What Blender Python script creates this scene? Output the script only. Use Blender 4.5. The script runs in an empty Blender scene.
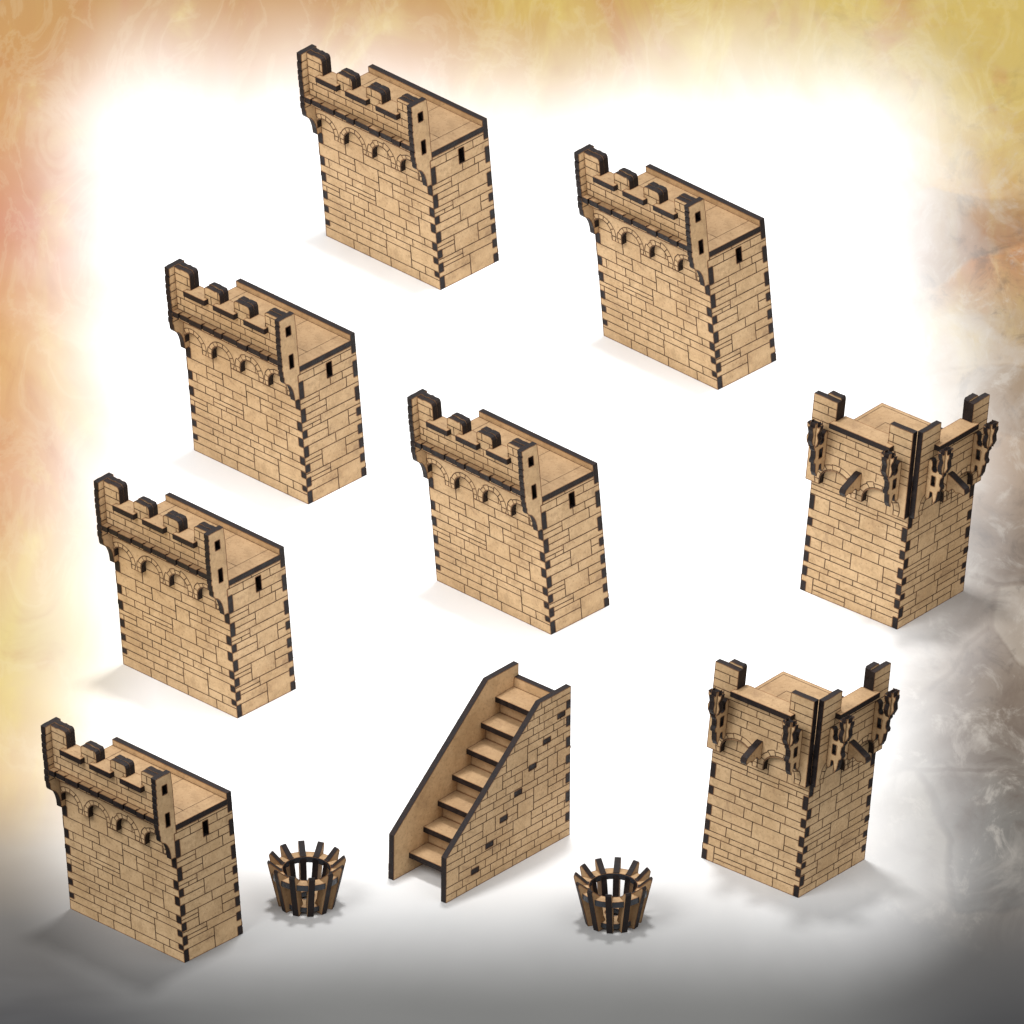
import bpy, bmesh, math, random
from mathutils import Vector
from mathutils.geometry import tessellate_polygon

S = 0.01                       # one millimetre-like unit of the models, in scene units
PITCH = math.radians(29.5)     # how far the camera looks down
SP, CP = math.sin(PITCH), math.cos(PITCH)
T = 6.5                        # thickness of the laser-cut board
sc = bpy.context.scene
COL = sc.collection

# ------------------------------------------------------------------ materials
def lin(r, g, b):
    f = lambda c: (c / 255 / 12.92) if c / 255 <= 0.04045 else ((c / 255 + 0.055) / 1.055) ** 2.4
    return (f(r), f(g), f(b), 1.0)

class NT:
    """tiny helper that writes node graphs"""
    def __init__(self, mat):
        mat.use_nodes = True
        self.t = mat.node_tree
        self.t.nodes.clear()
    def node(self, kind, **kw):
        n = self.t.nodes.new(kind)
        for k, v in kw.items():
            setattr(n, k, v)
        return n
    def put(self, sock, v):
        if isinstance(v, bpy.types.NodeSocket):
            self.t.links.new(v, sock)
        else:
            sock.default_value = v
    def m(self, op, a, b=0.0, c=0.0, clamp=False):
        n = self.node('ShaderNodeMath', operation=op, use_clamp=clamp)
        self.put(n.inputs[0], a); self.put(n.inputs[1], b); self.put(n.inputs[2], c)
        return n.outputs[0]
    def smooth(self, v, lo, hi, a=0.0, b=1.0):
        n = self.node('ShaderNodeMapRange', interpolation_type='SMOOTHSTEP')
        self.put(n.inputs['Value'], v)
        n.inputs['From Min'].default_value = lo; n.inputs['From Max'].default_value = hi
        n.inputs['To Min'].default_value = a; n.inputs['To Max'].default_value = b
        return n.outputs[0]
    def mix(self, f, a, b, blend='MIX'):
        n = self.node('ShaderNodeMix', data_type='RGBA', blend_type=blend)
        self.put(n.inputs[0], f); self.put(n.inputs[6], a); self.put(n.inputs[7], b)
        return n.outputs[2]
    def noise(self, vec, scale, detail=2.0, rough=0.5, dist=0.0):
        n = self.node('ShaderNodeTexNoise')
        self.put(n.inputs['Vector'], vec)
        n.inputs['Scale'].default_value = scale; n.inputs['Detail'].default_value = detail
        n.inputs['Roughness'].default_value = rough; n.inputs['Distortion'].default_value = dist
        return n.outputs['Fac']
    def ramp(self, f, stops, interp='LINEAR'):
        n = self.node('ShaderNodeValToRGB')
        cr = n.color_ramp
        cr.interpolation = interp
        while len(cr.elements) < len(stops):
            cr.elements.new(0.5)
        for e, (p, c) in zip(cr.elements, stops):
            e.position = p; e.color = c
        self.put(n.inputs[0], f)
        return n.outputs[0]
    def out(self, base, rough, bump=None, strength=0.2, dist=0.01, spec=0.3):
        b = self.node('ShaderNodeBsdfPrincipled')
        self.put(b.inputs['Base Color'], base); self.put(b.inputs['Roughness'], rough)
        b.inputs['Specular IOR Level'].default_value = spec
        if bump is not None:
            n = self.node('ShaderNodeBump')
            n.inputs['Strength'].default_value = strength; n.inputs['Distance'].default_value = dist
            self.put(n.inputs['Height'], bump)
            self.t.links.new(n.outputs[0], b.inputs['Normal'])
        o = self.node('ShaderNodeOutputMaterial')
        self.t.links.new(b.outputs[0], o.inputs['Surface'])

def mdf_material(name, light, dark):
    mat = bpy.data.materials.new(name)
    n = NT(mat)
    co = n.node('ShaderNodeTexCoord').outputs['Object']
    big = n.noise(co, 1.9, 4, 0.6)
    mid = n.noise(co, 9.0, 3, 0.6, 0.4)
    fine = n.noise(co, 36.0, 4, 0.8)
    c = n.mix(n.smooth(big, 0.3, 0.72), light, dark)
    c = n.mix(n.smooth(mid, 0.42, 0.72, 0.0, 0.55), c, [x * 0.82 for x in dark[:3]] + [1])
    # fibre flecks of the pressed board
    c = n.mix(n.smooth(fine, 0.54, 0.70, 0.0, 0.75), c, [dark[0] * 0.55, dark[1] * 0.5, dark[2] * 0.45, 1])
    c = n.mix(n.smooth(fine, 0.44, 0.28, 0.0, 0.6), c, [min(1, light[0] * 1.22), min(1, light[1] * 1.25), min(1, light[2] * 1.3), 1])
    # smoke stains
    st = n.noise(co, 4.2, 5, 0.65, 1.0)
    c = n.mix(n.smooth(st, 0.54, 0.78, 0.0, 0.42), c, (0.15, 0.08, 0.045, 1))
    n.out(c, 0.72, fine, 0.12, 0.006)
    return mat

def char_material(name):
    mat = bpy.data.materials.new(name)
    n = NT(mat)
    co = n.node('ShaderNodeTexCoord').outputs['Object']
    a = n.noise(co, 14.0, 4, 0.6)
    b = n.noise(co, 60.0, 3, 0.7)
    c = n.mix(n.smooth(a, 0.35, 0.7), (0.007, 0.005, 0.0055, 1), (0.020, 0.012, 0.010, 1))
    c = n.mix(n.smooth(b, 0.58, 0.75, 0.0, 0.5), c, (0.075, 0.04, 0.024, 1))
    n.out(c, n.smooth(a, 0.3, 0.7, 0.42, 0.75), b, 0.4, 0.01, 0.22)
    return mat

def line_material(name):
    mat = bpy.data.materials.new(name)
    n = NT(mat)
    co = n.node('ShaderNodeTexCoord').outputs['Object']
    a = n.noise(co, 12.0, 3, 0.6)
    n.out(n.mix(n.smooth(a, 0.35, 0.68), (0.050, 0.026, 0.013, 1), (0.150, 0.080, 0.040, 1)), 0.85)
    return mat

MDF = mdf_material('laser_cut_board', (0.585, 0.402, 0.222, 1), (0.455, 0.295, 0.150, 1))
DECKM = mdf_material('shade_toned_board', (0.375, 0.243, 0.128, 1), (0.295, 0.182, 0.090, 1))  # same board; weaker light on decks, treads and sills painted into its colour
CHAR = char_material('burnt_edge')
LINE = line_material('engraved_line')
SCORCH = mdf_material('scorched_board', (0.26, 0.13, 0.055, 1), (0.15, 0.07, 0.03, 1))
GLOSS = bpy.data.materials.new('glossy_burnt_edge')
g_ = NT(GLOSS); g_.out((0.022, 0.026, 0.034, 1), 0.2, g_.noise(g_.node('ShaderNodeTexCoord').outputs['Object'], 40.0, 3, 0.6), 0.5, 0.01, 0.6)

# ------------------------------------------------------------------ geometry helpers
class Frame:
    """models are drawn in (u, v, z): u along the front from the near corner, v along the side, z up;
    the finished pieces stand a little out of plumb, as in the photo (lean)"""
    def __init__(self, yaw_deg, lean):
        self.yaw = math.radians(yaw_deg); self.lean = lean
        self.la, self.lb = lean * math.cos(self.yaw), lean * math.sin(self.yaw)
    def __call__(self, u, v, z):
        return Vector(((-u + self.la * z) * S, (v + self.lb * z) * S, z * S))

def inside(pt, rings):
    x, y = pt; c = False
    for ring in rings:
        n = len(ring)
        for i in range(n):
            x1, y1 = ring[i]; x2, y2 = ring[i - 1]
            if (y1 > y) != (y2 > y) and x < (x2 - x1) * (y - y1) / (y2 - y1) + x1:
                c = not c
    return c

def add_plate(bm, F, to3, outline, t, holes=(), segs=(), lw=1.0, back_segs=(), edge_mat=1):
    """extrude a 2-D outline with holes to a board of thickness t; to3(p, q, w) -> (u, v, z), w=0 is the show face.
    segs are engraved lines on the show face, clipped to the outline"""
    rings = [list(outline)] + [list(h) for h in holes]
    flat = [p for r in rings for p in r]
    f = [bm.verts.new(F(*to3(p, q, 0.0))) for p, q in flat]
    b = [bm.verts.new(F(*to3(p, q, t))) for p, q in flat]
    new = []
    for a in tessellate_polygon([[Vector((p, q, 0)) for p, q in r] for r in rings]):
        for vs in (f, b):
            try:
                fc = bm.faces.new([vs[i] for i in a]); fc.material_index = 0; new.append(fc)
            except ValueError:
                pass
    k = 0
    for r in rings:
        n = len(r)
        for i in range(n):
            j = (i + 1) % n
            fc = bm.faces.new((f[k + i], f[k + j], b[k + j], b[k + i])); fc.material_index = edge_mat; new.append(fc)
        k += n
    bmesh.ops.recalc_face_normals(bm, faces=new)
    # brown scorch left by the laser along every cut, a hair proud of both faces
    area2 = lambda r: sum(r[i - 1][0] * r[i][1] - r[i][0] * r[i - 1][1] for i in range(len(r)))
    for ri, r in enumerate(rings):
        sg = (1 if area2(r) > 0 else -1) * (1 if ri == 0 else -1)
        for i in range(len(r)):
            (p1, q1), (p2, q2) = r[i - 1], r[i]
            L = math.hypot(p2 - p1, q2 - q1)
            if L < 0.3: continue
            nx, ny = -(q2 - q1) / L * sg, (p2 - p1) / L * sg
            for w in (-0.05 - 0.012 * (i % 4), t + 0.05 + 0.012 * (i % 4)):
                vs = [bm.verts.new(F(*to3(a, b, w))) for a, b in ((p1, q1), (p2, q2), (p2 + nx * 0.85, q2 + ny * 0.85), (p1 + nx * 0.85, q1 + ny * 0.85))]
                fc = bm.faces.new(vs); fc.material_index = 3
    for group, w in ((segs, -0.14), (back_segs, t + 0.14)):
        for si, (p1, q1, p2, q2) in enumerate(group):
            ww = w + (-1 if w < 0 else 1) * (si % 7) * 0.012
            L = math.hypot(p2 - p1, q2 - q1)
            if L < 0.4:
                continue
            n = max(2, int(L / 0.7)); run = None; runs = []
            for i in range(n):
                m = (i + 0.5) / n
                ok = inside((p1 + (p2 - p1) * m, q1 + (q2 - q1) * m), rings)
                if ok and run is None: run = i
                if not ok and run is not None: runs.append((run, i)); run = None
            if run is not None: runs.append((run, n))
            dx, dy = (p2 - p1) / L, (q2 - q1) / L
            hw = lw / 2
            for a, c in runs:
                x1, y1 = p1 + (p2 - p1) * a / n, q1 + (q2 - q1) * a / n
                x2, y2 = p1 + (p2 - p1) * c / n, q1 + (q2 - q1) * c / n
                vs = [bm.verts.new(F(*to3(x1 - dy * hw, y1 + dx * hw, ww))), bm.verts.new(F(*to3(x2 - dy * hw, y2 + dx * hw, ww))),
                      bm.verts.new(F(*to3(x2 + dy * hw, y2 - dx * hw, ww))), bm.verts.new(F(*to3(x1 + dy * hw, y1 - dx * hw, ww)))]
                fc = bm.faces.new(vs); fc.material_index = 2

def part(name, bm, parent, mats=None, label=None):
    me = bpy.data.meshes.new(name)
    bm.to_mesh(me); bm.free()
    for m in (mats or (MDF, CHAR, LINE)):
        me.materials.append(m)
    me.materials.append(SCORCH)
    o = bpy.data.objects.new(name, me)
    COL.objects.link(o); o.parent = parent
    if label: o['label'] = label
    return o

def thing(name, label, cat, px, py, yaw_deg=0.0, group=None):
    o = bpy.data.objects.new(name, None)
    COL.objects.link(o)
    o.empty_display_size = 0.2
    o.location = ((px - 512) * S, (512 - py) * S / SP, 0.0)
    o.rotation_euler = (0, 0, -math.radians(yaw_deg))
    o['label'] = label; o['category'] = cat; o['kind'] = 'thing'
    if group: o['group'] = group
    return o

def copy_tree(root, label, px, py, rz=None):
    r = root.copy(); COL.objects.link(r)
    r.location = ((px - 512) * S, (512 - py) * S / SP, 0.0)
    if rz is not None: r.rotation_euler = (0, 0, rz)
    r['label'] = label
    def rec(src, dst):
        for ch in list(src.children):
            c = ch.copy(); COL.objects.link(c); c.parent = dst
            rec(ch, c)
    rec(root, r)
    return r

def ashlar(w, courses, seed, lo=17, hi=46, merge=0.12, split=0.16, x0=0.0):
    """engraved stonework: a list of line segments for irregular courses, some stones split, some two courses high"""
    R = random.Random(seed)
    segs = []; taken = []; lastj = []
    for i in range(len(courses) - 1):
        z0, z1 = courses[i], courses[i + 1]
        free = []; x = 0.0
        for a, b in sorted(taken):
            if a - x > 1: free.append((x, a))
            x = b
        if w - x > 1: free.append((x, w))
        nt = []; joints = []
        for a, b in free:
            x = a
            while x < b - 0.5:
                ww = R.uniform(lo, hi)
                for _ in range(6):
                    if any(abs(x + ww - j) < 4 for j in lastj): ww = R.uniform(lo, hi)
                e = x + ww
                if b - e < lo * 0.7: e = b
                h = z1 - z0
                r = R.random()
                if i < len(courses) - 2 and r < merge and 14 < e - x < 44:
                    nt.append((x, e))
                elif r < merge + split and h > 9.5 and e - x > 15:
                    m = z0 + h * R.choice((0.45, 0.5, 0.55))
                    segs.append((x, m, e, m))
                    if R.random() < 0.5:
                        c = R.uniform(x + 5, e - 5); segs.append((c, z0, c, m))
                if e < w - 0.5: joints.append(e); segs.append((e, z0, e, z1))
                if x > 0.5 and a == x: segs.append((x, z0, x, z1)); 
                x = e
        x = 0.0                                        # bed joint above this course, open under the tall stones
        for a, b in sorted(nt):
            if a > x: segs.append((x, z1, a, z1))
            segs.append((a, z0, a, z1)); segs.append((b, z0, b, z1))
            x = b
        if x < w: segs.append((x, z1, w, z1))
        for a, b in nt: segs.append((a, z1, a, courses[min(i + 2, len(courses) - 1)])); segs.append((b, z1, b, courses[min(i + 2, len(courses) - 1)]))
        taken = nt; lastj = joints
    def wob(s):
        a, b, c, d = s
        j = lambda: R.uniform(-0.18, 0.18)
        return (a + x0 + j(), b + j(), c + x0 + j(), d + j())
    return [wob(s) for s in segs]

def arc(cx, cz, rx, rz, a0, a1, n):
    return [(cx + rx * math.cos(math.radians(a0 + (a1 - a0) * i / n)), cz + rz * math.sin(math.radians(a0 + (a1 - a0) * i / n))) for i in range(n + 1)]

def ring_lines(cx, cz, r0, r1, z0, n, squash=1.0, full=True):
    """voussoirs over an arch, each stone a little longer or shorter than the next"""
    R = random.Random(int(cx * 10)); segs = []
    rr = [r1 + R.uniform(-1.3, 1.3) for _ in range(n)]
    aa = [180 * (k + (R.uniform(-.16, .16) if 0 < k < n else 0)) / n for k in range(n + 1)]
    P = lambda r, a: (cx + r * math.cos(math.radians(a)), cz + r * squash * math.sin(math.radians(a)))
    for k in range(n):
        o = [P(rr[k], aa[k] + (aa[k + 1] - aa[k]) * i / 3) for i in range(4)]
        segs += [(*o[i], *o[i + 1]) for i in range(3)]
    for k in range(n + 1):
        r = max(rr[max(k - 1, 0)], rr[min(k, n - 1)])
        segs.append((*P(r0 + .3, aa[k]), *P(r, aa[k])))
    q = arc(cx, cz, r0 + .7, (r0 + .7) * squash, 0, 180, 18)
    segs += [(*q[i], *q[i + 1]) for i in range(18)]
    if full:
        for s in (-1, 1):
            r = rr[0] if s > 0 else rr[-1]
            segs.append((cx + s * r, cz, cx + s * (r - 1.5), z0))
            segs.append((cx + s * (r0 + .7), cz, cx + s * (r0 + .7), z0))
    return segs

def finger_edge(tabs, z0, z1, own, inset):
    """edge of a jointed board from z0 up to z1: at x=0 where it owns the corner (inside tabs if own), else stepped in"""
    pts = []
    bounds = []
    z = z0
    for a, b in tabs:
        if a > z: bounds.append((z, a, not own))
        bounds.append((a, b, own)); z = b
    if z < z1: bounds.append((z, z1, not own))
    g = 0.12
    for a, b, out in bounds:
        x = 0.0 if out else inset
        aa, bb = (a + g, b - g) if out else (a - g, b + g)
        if a == z0: aa = z0
        if b == z1: bb = z1
        pts += [(x, aa), (x, bb)]
    return pts

def jag(p, q, n, amp, R):
    """a rough stone edge between two points"""
    out = []
    for i in range(1, n):
        m = i / n
        dx, dy = q[0] - p[0], q[1] - p[1]; L = math.hypot(dx, dy)
        a = R.uniform(-amp, amp)
        out.append((p[0] + dx * m - dy / L * a, p[1] + dy * m + dx / L * a))
    return out

# ------------------------------------------------------------------ the crenellated wall section
def make_wall(px, py, label, group):
    YAW = 44.0
    F = Frame(YAW, -0.072)
    L, W, H, HB = 159.0, 83.5, 157.0, 163.5
    root = thing('castle_wall_section', label, 'model wall', px, py, YAW, group)
    near = [(0, 14), (19.5, 29.2), (35.7, 44.3), (53, 65), (74.6, 83.2), (93, 108), (120, 139.5)]   # the front board's tabs
    far = [(0, 9.8), (17.4, 26), (33.6, 43.4), (50, 59.7), (70.6, 79), (88, 103), (115, 132.5), (142, HB)]  # the back board's tabs
    fcourse = [0, 11, 20, 29, 36.5, 45, 53, 64.5, 74.6, 83, 93, 100.5, 108, 119, 127, 140, 150]
    # front board
    def face_front(v0): return lambda p, q, w: (p, v0 + w, q)
    e = finger_edge(near, 0, H - 2, True, T)
    out = [(x, z) for x, z in e] + [(L - x, z) for x, z in reversed(e)]
    bm = bmesh.new()
    add_plate(bm, F, face_front(0), [(x, min(z, H - 6.1)) for x, z in out], T, segs=ashlar(L, fcourse, 11, 17, 42))
    part('front_panel', bm, root)
    # side boards (near one carries the slit window)
    scourse = [0, 14, 24, 34, 44, 54, 65, 74.6, 83, 93, 108, 120, 139, 148, 157]
    en = finger_edge(near, 0, H, False, T)
    en = [(x, z) for x, z in en if z < 139.9] + [(T, 148.4), (3.3, 148.4), (3.3, H)] if True else en
    # above the last tab the board reaches the post
    en = [p for p in en if p[1] <= 139.7] + [(0.0, 139.7), (0.0, 148.2), (3.3, 148.2), (3.3, H - 6.1)]
    ef = finger_edge(far, 0, H, False, T)
    ef = [p for p in ef if p[1] < 142.5] + [(T, 142.2), (T, H - 6.1)]
    sout = en + [(W - x, z) for x, z in reversed(ef)]
    slit = [(40.3, 128.5), (48.0, 128.5), (48.0, 145.5), (40.3, 145.5)]
    for k, (u0, sgn) in enumerate(((0, 1), (L, -1))):
        bm = bmesh.new()
        add_plate(bm, F, (lambda u0, sgn: lambda p, q, w: (u0 + sgn * w, p, q))(u0, sgn), sout, T, holes=[slit], segs=ashlar(W, scourse, 23 + k, 22, 46, 0.10, 0.14))
        part('side_panel', bm, root)
    # back board, standing up above the walkway
    eb = finger_edge(far, 0, HB, True, T)
    bout = eb + [(L - x, z) for x, z in reversed(eb)]
    bm = bmesh.new()
    add_plate(bm, F, lambda p, q, w: (p, W - w, q), bout, T, segs=ashlar(L, fcourse, 31, 17, 42))
    part('back_panel', bm, root)
    # walkway
    bm = bmesh.new()
    dsegs = [(T + 9, 3, T + 9, W), (L - 15, 3, L - 15, W), (T + 9, 30, L - 15, 30.5), (60, 30, 60, W), (108, 3, 108, 30)]
    add_plate(bm, F, lambda p, q, w: (p, q, H - w), [(0, 3.3), (L, 3.3), (L, W - T - .1), (0, W - T - .1)], 6.0, segs=dsegs, lw=0.6)
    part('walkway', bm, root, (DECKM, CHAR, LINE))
    # arch board: hangs in front of the wall, four arches cut into its lower edge
    cs = [23.5 + 39.3 * k for k in range(4)]
    r0, r1, cz, zb, zt = 12.5, 18.6, 130.0, 124.5, 164.4
    low = [(6.2, zb)]
    for c in cs:
        a = [(min(x, L - 6.2), z) for x, z in arc(c, cz, r0, r0, 0, 180, 14)]
        if c + r0 > L - 6.2:
            pass
        low += [(c - r0, zb)] + [(x, z) for x, z in reversed(a)] + [(min(c + r0, L - 6.2), zb)] if c + r0 < L - 7 else \
               [(c - r0, zb)] + [(x, z) for x, z in reversed(arc(c, cz, r0, r0, 0, 180, 14)) if x < L - 6.2] + [(L - 6.3, zb + 4)]
    low = [p for i, p in enumerate(low) if i == 0 or (abs(p[0] - low[i - 1][0]) + abs(p[1] - low[i - 1][1])) > 1e-3]
    aout = low + ([(L - 6.2, zb + 4.2)] if low[-1][0] < L - 6.25 else []) + [(L - 6.2, zt), (6.2, zt)]
    asegs = []
    for c in cs: asegs += ring_lines(c, cz, r0, r1, zb, 7)
    asegs += [(6, 152.5, 159, 152.5), (26, 152.5, 26, 164), (57, 152.5, 57, 164), (93, 152.5, 93, 164), (129, 152.5, 129, 164)]
    bm = bmesh.new()
    add_plate(bm, F, face_front(-T), aout, T - .1, segs=asegs)
    part('arch_panel', bm, root)
    # parapet: two boards, four merlons with rough tops
    R = random.Random(5)
    mer = [(6.2, 27.6, 216), (49, 71, 212), (90.5, 112, 212), (131.5, L - 6.2, 218.6)]
    zc, zp = 193.4, 157.2
    def par(dz, rough):
        o = [(6.2, zp)]
        for i, (a, b, zt) in enumerate(mer):
            zt += dz
            if i: o.append((a, zc))
            lft = (a, zt - (3.2 if i else 0)); 
            o.append(lft)
            if i: o.append((a + 1.2, zt - 0.8)); o.append((a + 3.2, zt))
            o += jag((a + 3.2, zt), (b - 3.5, zt - .3), 4, rough, R)
            if i < 3: o += [(b - 3.5, zt), (b - 1, zt - 1), (b, zt - 3.4), (b, zc)]
            else: o += [(b, zt)]
        o.append((L - 6.2, zp))
        return o
    psegs = ashlar(L, [zp, 170.6, 177, 185, 193.4, 203, 212], 41, 14, 30, 0.0, 0.04)
    bm = bmesh.new(); add_plate(bm, F, face_front(-12.6), par(0, .5), 6.0, segs=psegs); part('parapet', bm, root)
    bm = bmesh.new(); add_plate(bm, F, face_front(-6.3), par(.8, .7), 6.2, back_segs=psegs); part('parapet_backing', bm, root)
    # sills in the three crenels
    for i in range(3):
        a, b = mer[i][1], mer[i + 1][0]
        c, h = (a + b) / 2, (b - a) / 2 - .15
        so = [(c - 14.5, -19), (c + 14.5, -19), (c + 14.5, -12.8), (c + h, -12.8), (c + h, .6), (c - h, .6), (c - h, -12.8), (c - 14.5, -12.8)]
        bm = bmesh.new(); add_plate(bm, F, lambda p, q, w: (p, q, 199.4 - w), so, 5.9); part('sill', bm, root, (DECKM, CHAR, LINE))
    # string course with a stepped front edge
    lo = [(6.2, -12.7)]
    x = 6.2; k = 0; ls = []
    ws = [14, 12, 17, 15, 20, 12, 16, 19, 13, 18, 30]
    fr = []
    for k, wd in enumerate(ws):
        e2 = min(x + wd, L - 6.2); v = -20.4 if k % 2 else -19.5
        fr += [(x + (.8 if k else 0), v), (e2 - .8 if e2 < L - 6.3 else e2, v)]
        if e2 < L - 6.3: fr += [(e2 - .8, -16.6), (e2 + .8, -16.6)]; ls.append((e2, -18.4, e2, -12.8))
        x = e2
        if x >= L - 6.3: break
    bm = bmesh.new(); add_plate(bm, F, lambda p, q, w: (p, q, 170.4 - w), lo + fr + [(L - 6.2, -12.7)], 5.9, segs=ls)
    part('string_course', bm, root, (DECKM, CHAR, LINE))
    # end posts
    for k, (u0, sgn) in enumerate(((0, 1), (L, -1))):
        R = random.Random(70 + k)
        zt = 219 if k == 0 else 219.5
        pf = [(0, 121.5), (0, 148.0), (3.1, 148.0), (3.1, 200), (2.2, zt)]
        pf += jag((2.2, zt), (-20, zt - .6), 4, .3, R) + [(-20.3, zt - .8)]
        z = zt - .8
        while z > 156:
            h = R.uniform(6, 9.5); z2 = max(z - h, 149.5)
            v = -20.5 + R.uniform(-.5, .5)
            pf += [(v, z - .8), (v - .2, (z + z2) / 2), (v, z2 + .7), (v + .9, z2)]
            z = z2
        pf += [(-19.6, 148), (-18.2, 145.5)] + [(-18.2 + 11.4 * math.sin(math.radians(a)), 144.5 - 23 * (1 - math.cos(math.radians(a)))) for a in (8, 20, 32, 45, 58, 72, 90)]
        holes = [[(-11.6, 197), (-4.6, 197), (-4.6, 207.5), (-11.6, 207.5)], [(-10.2, 159.5), (-4.2, 159.5), (-4.2, 175), (-10.2, 175)]]
        ps = []
        if k == 1:
            ps = [(-21, q, 3, q) for q in (158, 166, 174.5, 183, 192, 201, 210)]
        bm = bmesh.new()
        add_plate(bm, F, (lambda u0, sgn: lambda p, q, w: (u0 + sgn * w, p, q))(u0, sgn), pf, 6.1, holes=holes, back_segs=ps)
        part('end_post', bm, root)
    return root

WALLS = [
    (551.2, 634.8, 'crenellated brick wall section standing alone behind the staircase, in the centre of the sheet'),
    (440.7, 290.2, 'topmost of the six crenellated brick wall sections, close to the orange upper rim'),
    (718.1, 390.0, 'rightmost of the six crenellated brick wall sections, farther back than both towers'),
    (308.5, 504.5, 'crenellated brick wall section between the topmost one and the one beside the yellow flames'),
    (237.7, 718.5, 'crenellated brick wall section beside the yellow flames, directly behind the lowest one'),
    (184.8, 963.0, 'lowest of the six crenellated brick wall sections, next to a slatted basket'),
]
wall = make_wall(*WALLS[0], 'crenellated brick wall sections')
for px, py, lb in WALLS[1:]:
    copy_tree(wall, lb, px, py)

# ------------------------------------------------------------------ the corner tower
def sconce(F, root, to3):
    """torch holder: upright board with a ladder of holes and a crossed flame cup; to3(r, z, s): r out of the wall, s sideways"""
    prof = [(0, 150), (0, 190), (1.2, 192.5), (3.4, 193), (5.4, 191), (6, 187), (5.4, 183), (7, 180.5), (10.6, 180.5), (12.4, 183), (11.6, 189), (12.6, 195), (10.8, 202), (11.4, 205.5),
            (14, 204.2), (14.6, 208), (16.8, 209.6), (18.4, 206.5), (20, 208.8), (22.4, 210), (23, 205), (25.4, 206.4), (25.8, 203), (24, 197), (25, 190), (22.6, 184.6), (19.6, 182), (19.8, 178.4), (17.4, 175), (17, 168),
            (18.8, 165.4), (18.2, 162), (15.6, 160), (14.4, 150), (11.6, 144.6), (9.6, 151), (8.8, 157), (6.2, 157), (5.6, 150), (3, 146.6)]
    holes = [[(6, 164.5), (11, 164.5), (11.4, 175.5), (6, 175.5)]]
    bm = bmesh.new()
    add_plate(bm, F, lambda p, q, w: to3(p + .1, q, w - 3.1), prof, 6.2, holes=holes)
    o = part('sconce', bm, root)
    vase = [(-3.6, 181), (-7, 186), (-7.8, 191), (-5.8, 197), (-8.4, 203), (-8.6, 207), (-5, 205), (-4.4, 210), (-3.3, 206), (3.3, 206), (4.4, 210), (5, 205), (8.6, 207.4), (8.4, 203), (5.8, 197), (7.8, 191), (7, 186), (3.6, 181)]
    bm = bmesh.new()
    for side in (-1, 1):                                   # the cross board, halved over the upright one
        half = [p for p in vase if p[0] * side > 0]
        half = [(side * max(3.2, abs(a)), b) for a, b in half]
        if side < 0: half = half
        add_plate(bm, F, lambda p, q, w: to3(15.9 + w, q, p), half, 5.0)
    part('flame_cup', bm, o)

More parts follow.
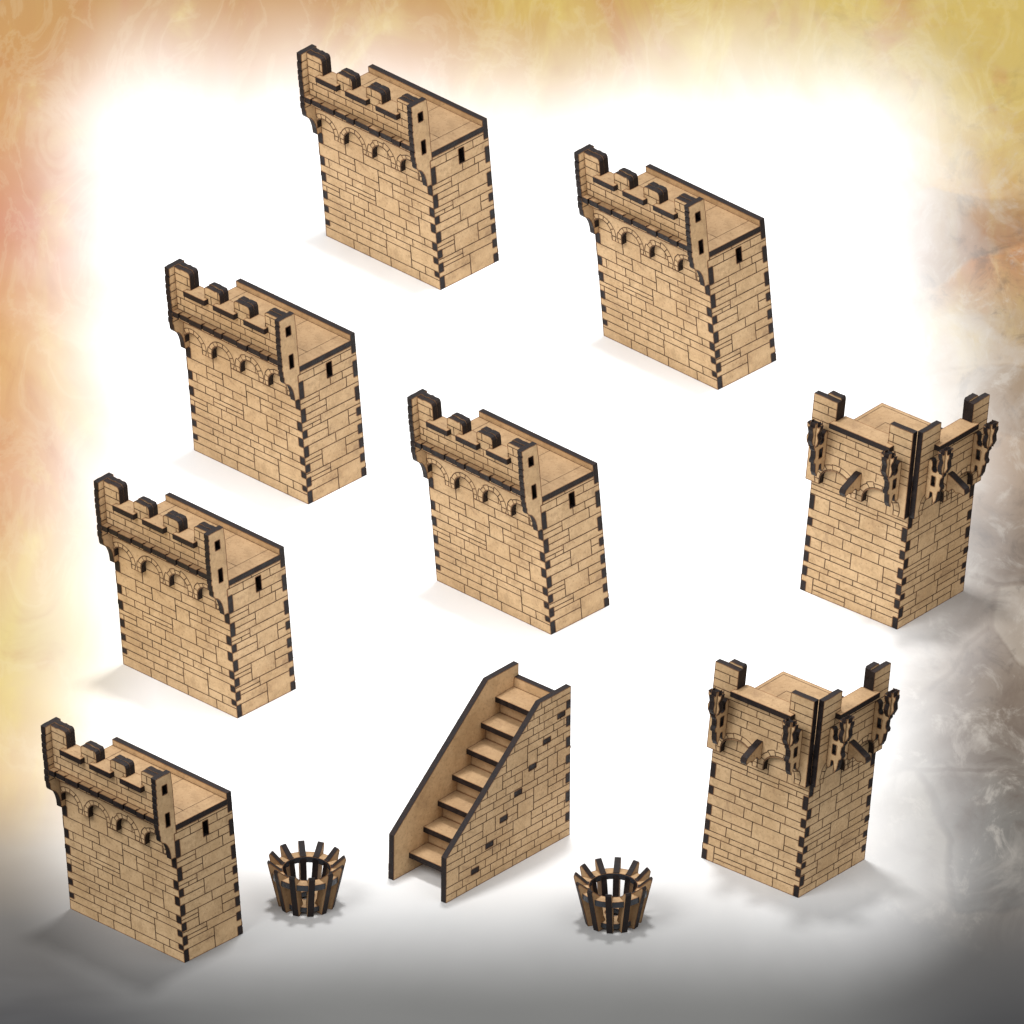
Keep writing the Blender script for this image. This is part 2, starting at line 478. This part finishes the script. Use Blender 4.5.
def make_tower(px, py, label, group):
    YAW = 40.2
    F = Frame(YAW, 0.092)
    L, W, H = 127.0, 103.0, 170.0
    root = thing('castle_tower', label, 'model tower', px, py, YAW, group)
    nt = [(12.5, 23.4), (32.8, 39), (50, 57.7), (68.6, 79.6), (89, 100), (115, 130), (146, H)]
    ft = [(11, 18), (28, 34), (45, 51.5), (63, 75), (84, 94), (110, 130), (146, H)]
    c1 = [0, 11, 18.5, 28, 34, 45, 51.5, 63, 75, 84, 94, 102, 111, 122, 134, 146, 158, H]
    c2 = [0, 9, 17, 25, 32.8, 42, 50, 57.7, 68.6, 79.6, 89, 100, 108, 117, 128, 140, 156, H]
    def lowtop(o, D, tab):                              # the far walls end under the deck, one tab shows through it
        i = max(k for k, p in enumerate(o) if p[0] < D / 2)
        o = [(x, min(z, H - 6)) for x, z in o]
        return o[:i + 1] + [(tab[0] + .1, H - 6), (tab[0] + .1, H - .2), (tab[1] - .1, H - .2), (tab[1] - .1, H - 6)] + o[i + 1:]
    a = finger_edge(nt, 0, H, True, T); b = finger_edge(ft, 0, H, True, T)
    bm = bmesh.new()
    add_plate(bm, F, lambda p, q, w: (p, w, q), a + [(L - x, z) for x, z in reversed(b)], T, segs=ashlar(L, c1, 81, 22, 46, .10, .16))
    part('wall_panel', bm, root)
    bm = bmesh.new()
    add_plate(bm, F, lambda p, q, w: (p, W - w, q), lowtop(b + [(L - x, z) for x, z in reversed(a)], L, (30, 62)), T, segs=ashlar(L, c1, 82, 22, 46))
    part('wall_panel', bm, root)
    a2 = finger_edge(nt, 0, H, False, T); b2 = finger_edge(ft, 0, H, False, T)
    bm = bmesh.new()
    add_plate(bm, F, lambda p, q, w: (w, p, q), a2 + [(W - x, z) for x, z in reversed(b2)], T, segs=ashlar(W, c2, 83, 16, 38, .12, .18))
    part('wall_panel', bm, root)
    bm = bmesh.new()
    add_plate(bm, F, lambda p, q, w: (L - w, p, q), lowtop(b2 + [(W - x, z) for x, z in reversed(a2)], W, (14, 30)), T, segs=ashlar(W, c2, 84, 16, 38))
    part('wall_panel', bm, root)
    # roof deck with engraved frames
    ds = []
    for k in (-2, 22):
        r = [(k + T, k + T), (L - k - T, k + T), (L - k - T, W - k - T), (k + T, W - k - T)]
        ds += [(*r[i], *r[(i + 1) % 4]) for i in range(4)]
    g = T + .12
    bm = bmesh.new()
    add_plate(bm, F, lambda p, q, w: (p, q, H - .3 - w), [(g, g), (L, g), (L, 14), (L - T, 14), (L - T, 30), (L, 30), (L, W), (62, W), (62, W - T), (30, W - T), (30, W), (g, W)], 5.5, segs=ds, lw=.7)
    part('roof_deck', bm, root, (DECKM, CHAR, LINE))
    # the two parapets
    for side in (0, 1):
        D = L if side == 0 else W
        R = random.Random(90 + side)
        to = (lambda p, q, w: (p, -T + w, q)) if side == 0 else (lambda p, q, w: (-T + w, p, q))
        toback = (lambda p, q, w: (p, .05 + w, q)) if side == 0 else (lambda p, q, w: (.05 + w, p, q))
        zb, zs = 129.0, 200.0
        m0, m1 = (31, 99) if side == 0 else (29, 79)
        e1 = D + (3 if side == 0 else 1)
        ops = [(16, 56), (71, 112)] if side == 0 else [(13, 45), (58, 90)]
        low = [(0.3, zb)]
        segs = []
        for x0, x1 in ops:
            c, r = (x0 + x1) / 2, (x1 - x0) / 2
            low += [(x0, zb)] + list(reversed(arc(c, 135, r, 14.5, 0, 180, 14))) + [(x1, zb)]
            segs += ring_lines(c, 135, r, r + 7.5, zb, 7, (14.5 + 7) / (r + 7.5))
        top = [(e1, zb), (e1, 227.5)] + jag((e1, 227.5), (m1, 227), 4, .4, R) + [(m1, 227), (m1, zs), (m0, zs), (m0, 228)] + jag((m0, 228), (.3, 228), 4, .4, R) + [(.3, 228)]
        asl = ashlar(e1, [157.5, 167, 176, 184, 192, 200, 209, 218.5], 95 + side, 20, 48, 0, .05)
        bm = bmesh.new()
        add_plate(bm, F, to, low + top, T - .05, segs=segs + asl)
        part('parapet', bm, root)
        # second board behind the merlons
        for (a0, a1, zt) in ((m1 + .4, D - 9, 229.6),):
            o = [(a0, H + .1), (a1, H + .1), (a1, zt - 2)] + [(a1 - 1.5, zt)] + jag((a1 - 1.5, zt), (a0 + 1.5, zt), 4, .5, R) + [(a0 + 1.5, zt), (a0, zt - 2)]
            bm = bmesh.new()
            add_plate(bm, F, toback, o, T)
            part('merlon_backing', bm, root)
        # second board below the sill
        bm = bmesh.new()
        add_plate(bm, F, toback, [(m0 - .2, H + .1), (m1 + .3, H + .1), (m1 + .3, zs), (m0 - .2, zs)], T)
        part('parapet_backing', bm, root)
        so = [(m0 - 8, -13.5), (m1 + 3, -13.5), (m1 + 3, -T - .2), (m1 - .2, -T - .2), (m1 - .2, 8), (m0 + .2, 8), (m0 + .2, -T - .2), (m0 - 8, -T - .2)]
        bm = bmesh.new()
        add_plate(bm, F, (lambda p, q, w: (p, q, 206 - w)) if side == 0 else (lambda p, q, w: (q, p, 206 - w)), so, 5.9)
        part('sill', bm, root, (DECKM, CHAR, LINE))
        # corbel between the arches
        cc = 63.5 if side == 0 else 51.5
        cp = [(0, 161), (3, 160.5), (23, 151), (24.5, 147), (23, 143.6), (18, 145), (13, 143), (8, 146.2), (4, 141.6), (0, 141)]
        ct = (lambda cc: (lambda p, q, w: (cc - 3.8 + w, -T - .1 - p, q)))(cc) if side == 0 else (lambda cc: (lambda p, q, w: (-T - .1 - p, cc - 3.8 + w, q)))(cc)
        bm = bmesh.new(); add_plate(bm, F, ct, cp, 7.6); part('corbel', bm, root)
        for pos in ((14, 110.5) if side == 0 else (17, 87)):
            if side == 0:
                f3 = (lambda pos: lambda r, z, s: (pos + s, -T - r, z))(pos)
            else:
                f3 = (lambda pos: lambda r, z, s: (-T - r, pos + s, z))(pos)
            sconce(F, root, f3)
    return root

tower = make_tower(896.9, 629.6, 'farther of the two square brick towers with torch brackets, close to the rocky rim', 'brick corner towers')
copy_tree(tower, 'nearer of the two square brick towers with torch brackets, beside a slatted basket', 798.1, 898.0)

# ------------------------------------------------------------------ the staircase
def make_stair(px, py):
    YAW = 41.6
    F = Frame(YAW, 0.008)
    L, Wd, A, H, E = 186.5, 76.5, 51.0, 171.0, 46.0
    root = thing('staircase', 'steep wooden staircase of seven treads between two sloping brick engraved side boards', 'model staircase', px, py, YAW)
    rng = random.Random(3)
    tabs = [(18, 27), (40, 51), (62, 72), (84, 93), (103, 114), (127, 138), (147, 156)]
    back = finger_edge(tabs, 0, H, False, T)
    out = [(0, 0)] + [(L - x, z) for x, z in back] + [(L - E, H), (0, A)]
    slots = []
    for k in range(7):
        u = 38 + 21.4 * k; z = 15.8 + 20.8 * k
        slots.append([(u, z + .2), (u + 11.5, z + .2), (u + 11.5, z + 6.3), (u, z + 6.3)])
    courses = [0, 8, 17, 26, 35, 43, 52, 60, 69, 78, 86, 95, 104, 112, 121, 130, 138, 147, 156, 164, 171]
    for k, (u0, sgn) in enumerate(((0, 1), (Wd, -1))):
        bm = bmesh.new()
        add_plate(bm, F, (lambda u0, sgn: lambda p, q, w: (u0 + sgn * w, p, q))(u0, sgn), out, T, holes=slots, segs=ashlar(L, courses, 51 + k, 12, 28, .07, .10), lw=.9)
        part('side_board', bm, root)
    for k in range(7):
        v0 = 23 + 21.4 * k; zt = 22.4 + 20.8 * k
        v1 = v0 + 28 if k < 6 else L - T - .1
        bm = bmesh.new()
        w0, w1 = T + .1, Wd - T - .1
        o = [(w0, v0), (w1, v0), (w1, v1), (w0, v1)]
        u = 38 + 21.4 * k
        if k < 6:
            o = [(w0, v0), (w1, v0), (w1, u + .2), (Wd - .3, u + .2), (Wd - .3, u + 11.3), (w1, u + 11.3), (w1, v1), (w0, v1), (w0, u + 11.3), (.3, u + 11.3), (.3, u + .2), (w0, u + .2)]
        else:
            o = [(w0, v0), (w1, v0), (w1, u + .2), (Wd - .3, u + .2), (Wd - .3, u + 11.3), (w1, u + 11.3), (w1, v1), (w0, v1), (w0, u + 11.3), (.3, u + 11.3), (.3, u + .2), (w0, u + .2)]
        add_plate(bm, F, (lambda zt: lambda p, q, w: (p, q, zt - w))(zt), o, 6.0)
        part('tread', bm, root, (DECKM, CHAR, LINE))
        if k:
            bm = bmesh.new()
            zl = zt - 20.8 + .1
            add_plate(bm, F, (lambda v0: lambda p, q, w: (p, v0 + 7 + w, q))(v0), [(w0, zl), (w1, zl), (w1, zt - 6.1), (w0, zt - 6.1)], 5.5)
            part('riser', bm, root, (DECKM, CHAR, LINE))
    be = finger_edge(tabs, 30, H - 6, True, T) if False else None
    e = finger_edge(tabs, 0, H - 13, True, T)
    bm = bmesh.new()
    add_plate(bm, F, lambda p, q, w: (p, L - w, q), e + [(Wd - x, z) for x, z in reversed(e)], T)
    part('back_board', bm, root)
    return root

make_stair(445.8, 903.4)

# ------------------------------------------------------------------ slatted baskets
def make_basket(px, py, label, group):
    root = thing('slatted_basket', label, 'brazier basket', px, py, 0, group)
    F = Frame(0, 0)
    prof = [(13.0, 0), (28.6, 0), (39.6, 48.0), (38.6, 50.2), (37.2, 50), (26.4, 40.4), (24.6, 40.2), (20.5, 16)]
    for k in range(12):
        a = math.radians(30 * k)
        ca, sa = math.cos(a), math.sin(a)
        bm = bmesh.new()
        add_plate(bm, F, (lambda ca, sa: lambda p, q, w: (-(p * ca - (w - 3.1) * sa), p * sa + (w - 3.1) * ca, q))(ca, sa), prof, 6.2)
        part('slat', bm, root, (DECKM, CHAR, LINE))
    for nm, ri, ro, z, th in (('top_ring', 24.2, 35.0, 39.4, 6.4), ('bottom_ring', 8, 24.6, 8.5, 5.5)):
        o = arc(0, 0, ro, ro, 0, 360, 60)[:-1]
        h = list(reversed(arc(0, 0, ri, ri, 0, 360, 60)[:-1]))
        bm = bmesh.new()
        add_plate(bm, F, (lambda z: lambda p, q, w: (p, q, z - w))(z), o, th, holes=[h])
        part(nm, bm, root, (DECKM, GLOSS, LINE))
    return root

bk = make_basket(306.6, 903.0, 'small round slatted wooden basket between the lowest wall section and the staircase', 'slatted wooden baskets')
bk.rotation_euler = (0, 0, math.radians(-82))
copy_tree(bk, 'small round slatted wooden basket standing between the staircase and the nearer tower', 613.2, 919.6, math.radians(-97))

# ------------------------------------------------------------------ ground: printed sheet, white in the middle, flames and rock round the rim
def make_ground():
    bm = bmesh.new()
    X, Y = 40.0, 40.0
    vs = [bm.verts.new(p) for p in ((-X, -Y, 0), (X, -Y, 0), (X, Y, 0), (-X, Y, 0))]
    bm.faces.new(vs)
    me = bpy.data.meshes.new('ground'); bm.to_mesh(me); bm.free()
    o = bpy.data.objects.new('ground', me); COL.objects.link(o)
    o['kind'] = 'structure'
    o['label'] = 'white display sheet with a printed rim of flames and grey rock'
    o['category'] = 'sheet'
    mat = bpy.data.materials.new('printed_sheet'); me.materials.append(mat)
    n = NT(mat)
    co = n.node('ShaderNodeTexCoord').outputs['Object']
    mp = n.node('ShaderNodeMapping'); n.put(mp.inputs['Vector'], co)
    mp.inputs['Scale'].default_value = (1 / 10.24, -SP / 10.24, 1); mp.inputs['Location'].default_value = (0.5, 0.5, 0)
    uv = mp.outputs[0]                                   # 0..1 over the print, y downwards
    sx = n.node('ShaderNodeSeparateXYZ'); n.put(sx.inputs[0], uv)
    x, y = sx.outputs[0], sx.outputs[1]
    n1 = n.noise(uv, 3.2, 4, 0.55, 0.6)
    n2 = n.noise(uv, 7.5, 6, 0.6, 1.4)
    wob = n.m('MULTIPLY', n.m('SUBTRACT', n1, 0.5), n.smooth(y, 0.75, 0.9, 0.13, 0.03))
    def beyond(v, lo, hi):                               # how far v lies outside lo..hi
        a = n.m('SUBTRACT', lo, v); b = n.m('SUBTRACT', v, hi)
        return n.m('MAXIMUM', n.m('MAXIMUM', a, b), 0.0)
    dx = beyond(x, 0.17, 0.815); dy = beyond(y, 0.17, 0.80)
    d = n.m('SQRT', n.m('ADD', n.m('MULTIPLY', dx, dx), n.m('MULTIPLY', dy, dy)))
    d = n.m('ADD', d, wob)
    B = n.smooth(d, 0.005, 0.195)
    W1 = lin(255, 255, 255)
    left = n.ramp(y, [(0.0, lin(206, 160, 104)), (0.12, lin(214, 160, 105)), (0.22, lin(216, 150, 118)), (0.34, lin(226, 178, 118)), (0.47, lin(222, 172, 130)), (0.62, lin(230, 206, 142)),
                      (0.76, lin(222, 190, 142)), (0.83, lin(172, 160, 144)), (0.90, lin(122, 119, 116)), (1.0, lin(74, 74, 76))])
    right = n.ramp(y, [(0.0, lin(220, 192, 106)), (0.10, lin(216, 190, 114)), (0.17, lin(210, 174, 114)), (0.24, lin(196, 140, 96)), (0.31, lin(186, 160, 124)), (0.42, lin(180, 156, 132)),
                       (0.55, lin(152, 136, 122)), (0.68, lin(136, 122, 109)), (0.80, lin(128, 124, 118)), (0.90, lin(104, 102, 100)), (1.0, lin(76, 76, 77))])
    xt = n.m('ADD', x, n.m('MULTIPLY', n.m('SUBTRACT', n1, 0.5), 0.5))
    C = n.mix(n.smooth(xt, 0.35, 0.85), left, right)
    # flames: warm wisps, only in the upper part of the print
    yy = n.m('ADD', y, n.m('MULTIPLY', n.m('SUBTRACT', n1, 0.5), 0.2))
    fire = n.m('SUBTRACT', 1.0, n.m('MAXIMUM', n.smooth(yy, 0.66, 0.86), n.m('MULTIPLY', n.smooth(yy, 0.26, 0.38), n.smooth(x, 0.4, 0.7))))
    st = n.node('ShaderNodeMapping'); n.put(st.inputs['Vector'], uv)
    st.inputs['Scale'].default_value = (1.6, 1.0, 1); st.inputs['Rotation'].default_value = (0, 0, 0.5)
    f1 = n.noise(st.outputs[0], 5.0, 5, 0.6, 1.1)
    f2 = n.noise(st.outputs[0], 11.0, 6, 0.62, 0.9)
    C = n.mix(n.m('MULTIPLY', fire, n.smooth(f1, 0.48, 0.75, 0, 0.6)), C, lin(238, 218, 130))
    C = n.mix(n.m('MULTIPLY', fire, n.smooth(f1, 0.46, 0.28, 0, 0.55)), C, lin(204, 142, 102))
    rid = n.m('ABSOLUTE', n.m('SUBTRACT', f2, 0.5))
    C = n.mix(n.m('MULTIPLY', fire, n.smooth(rid, 0.05, 0.0, 0, 0.12)), C, lin(250, 236, 196))
    C = n.mix(n.m('MULTIPLY', fire, n.smooth(f2, 0.54, 0.72, 0, 0.28)), C, lin(192, 132, 84))
    # rock: rounded boulders on the right, smeared strata below
    dv = n.node('ShaderNodeMix', data_type='VECTOR')
    nn = n.node('ShaderNodeTexNoise'); n.put(nn.inputs['Vector'], uv); nn.inputs['Scale'].default_value = 4.5; nn.inputs['Detail'].default_value = 5
    dv.inputs[0].default_value = 0.10; n.put(dv.inputs[4], uv); n.put(dv.inputs[5], nn.outputs['Color'])
    rs = n.node('ShaderNodeMapping'); n.put(rs.inputs['Vector'], dv.outputs[1]); rs.inputs['Scale'].default_value = (0.75, 1.2, 1)
    vo = n.node('ShaderNodeTexVoronoi', feature='DISTANCE_TO_EDGE'); n.put(vo.inputs['Vector'], rs.outputs[0]); vo.inputs['Scale'].default_value = 9.0
    vc = n.node('ShaderNodeTexVoronoi', feature='SMOOTH_F1'); n.put(vc.inputs['Vector'], rs.outputs[0]); vc.inputs['Scale'].default_value = 9.0; vc.inputs['Smoothness'].default_value = 0.12
    hs = n.node('ShaderNodeSeparateColor'); n.put(hs.inputs[0], vc.outputs['Color'])
    rock = n.m('MULTIPLY', n.smooth(x, 0.66, 0.86), n.smooth(y, 0.95, 0.78))
    rock = n.m('MULTIPLY', rock, n.smooth(y, 0.03, 0.30, 0.25, 1.0))
    seam = n.m('MULTIPLY', rock, n.smooth(n.noise(uv, 5.0, 3), 0.4, 0.62))
    rn = n.noise(uv, 26.0, 7, 0.7, 0.6)
    rb = n.noise(uv, 9.0, 6, 0.65, 0.8)
    C = n.mix(n.m('MULTIPLY', rock, n.smooth(hs.outputs[0], 0.3, 0.9, 0, 0.45)), C, lin(210, 200, 184))
    C = n.mix(n.m('MULTIPLY', rock, n.smooth(hs.outputs[1], 0.4, 0.9, 0, 0.42)), C, lin(122, 100, 84))
    C = n.mix(n.m('MULTIPLY', seam, n.smooth(vo.outputs['Distance'], 0.025, 0.0, 0, 0.24)), C, lin(112, 92, 78))
    C = n.mix(n.m('MULTIPLY', seam, n.m('MULTIPLY', n.smooth(vo.outputs['Distance'], 0.012, 0.03), n.smooth(vo.outputs['Distance'], 0.10, 0.03, 0, 0.14))), C, lin(236, 230, 218))
    C = n.mix(n.m('MULTIPLY', rock, n.smooth(rn, 0.52, 0.68, 0, 0.45)), C, lin(220, 212, 200))
    C = n.mix(n.m('MULTIPLY', rock, n.smooth(rn, 0.48, 0.34, 0, 0.42)), C, lin(92, 80, 72))
    C = n.mix(n.m('MULTIPLY', rock, n.smooth(rb, 0.5, 0.70, 0, 0.5)), C, lin(206, 198, 188))
    C = n.mix(n.m('MULTIPLY', rock, n.smooth(rb, 0.48, 0.32, 0, 0.45)), C, lin(104, 88, 78))
    ss = n.node('ShaderNodeMapping'); n.put(ss.inputs['Vector'], uv); ss.inputs['Scale'].default_value = (0.35, 1.3, 1)
    sm = n.noise(ss.outputs[0], 5.0, 4, 0.55, 0.5)
    C = n.mix(n.m('MULTIPLY', n.smooth(y, 0.8, 0.95), n.smooth(sm, 0.42, 0.75, 0, 0.30)), C, lin(158, 157, 156))
    C = n.mix(n.m('MULTIPLY', n.smooth(y, 0.85, 0.95, 0, 0.75), n.m('MULTIPLY', n.smooth(x, 0.0, 0.35), n.smooth(x, 1.0, 0.7))), C, lin(136, 136, 134))
    C = n.mix(1.0, C, (0.5, 0.5, 0.5, 1), 'MULTIPLY')
    B = n.m('POWER', B, 0.55)
    C = n.mix(B, (0.88, 0.88, 0.88, 1), C)
    n.out(C, 0.85, spec=0.0)
    return o
make_ground()

# ------------------------------------------------------------------ camera and lamps
cd = bpy.data.cameras.new('camera'); cam = bpy.data.objects.new('camera', cd); COL.objects.link(cam)
cd.type = 'ORTHO'; cd.ortho_scale = 10.24; cd.clip_end = 400; cd.clip_start = 0.1
cam.rotation_euler = (math.pi / 2 - PITCH, 0, 0)
cam.location = (0, -60 * CP, 60 * SP)
sc.camera = cam

w = bpy.data.worlds.new('World'); sc.world = w; w.use_nodes = True
w.node_tree.nodes['Background'].inputs[0].default_value = (1.0, 1.0, 1.0, 1)
w.node_tree.nodes['Background'].inputs[1].default_value = 0.68

def area(name, az, el, dist, size, power, col=(1, 1, 1)):
    ld = bpy.data.lights.new(name, 'AREA'); ld.energy = power; ld.size = size; ld.shape = 'DISK'; ld.color = col
    o = bpy.data.objects.new(name, ld); COL.objects.link(o)
    a, e = math.radians(az), math.radians(el)
    p = Vector((math.cos(e) * math.sin(a), -math.cos(e) * math.cos(a), math.sin(e))) * dist
    o.location = p
    o.rotation_euler = (-p).to_track_quat('-Z', 'Y').to_euler()
# azimuth 0 is towards the viewer, positive to the right
area('overhead_softbox', 180, 85, 60, 8, 29000)
area('softbox_at_one_side', -46, 44, 60, 30, 23000)
area('softbox_at_other_side', 50, 52, 60, 36, 9500)

vs = sc.view_settings
vs.view_transform = 'Standard'; vs.look = 'None'; vs.exposure = 0.0; vs.gamma = 1.0
try: vs.use_curve_mapping = False
except Exception: pass
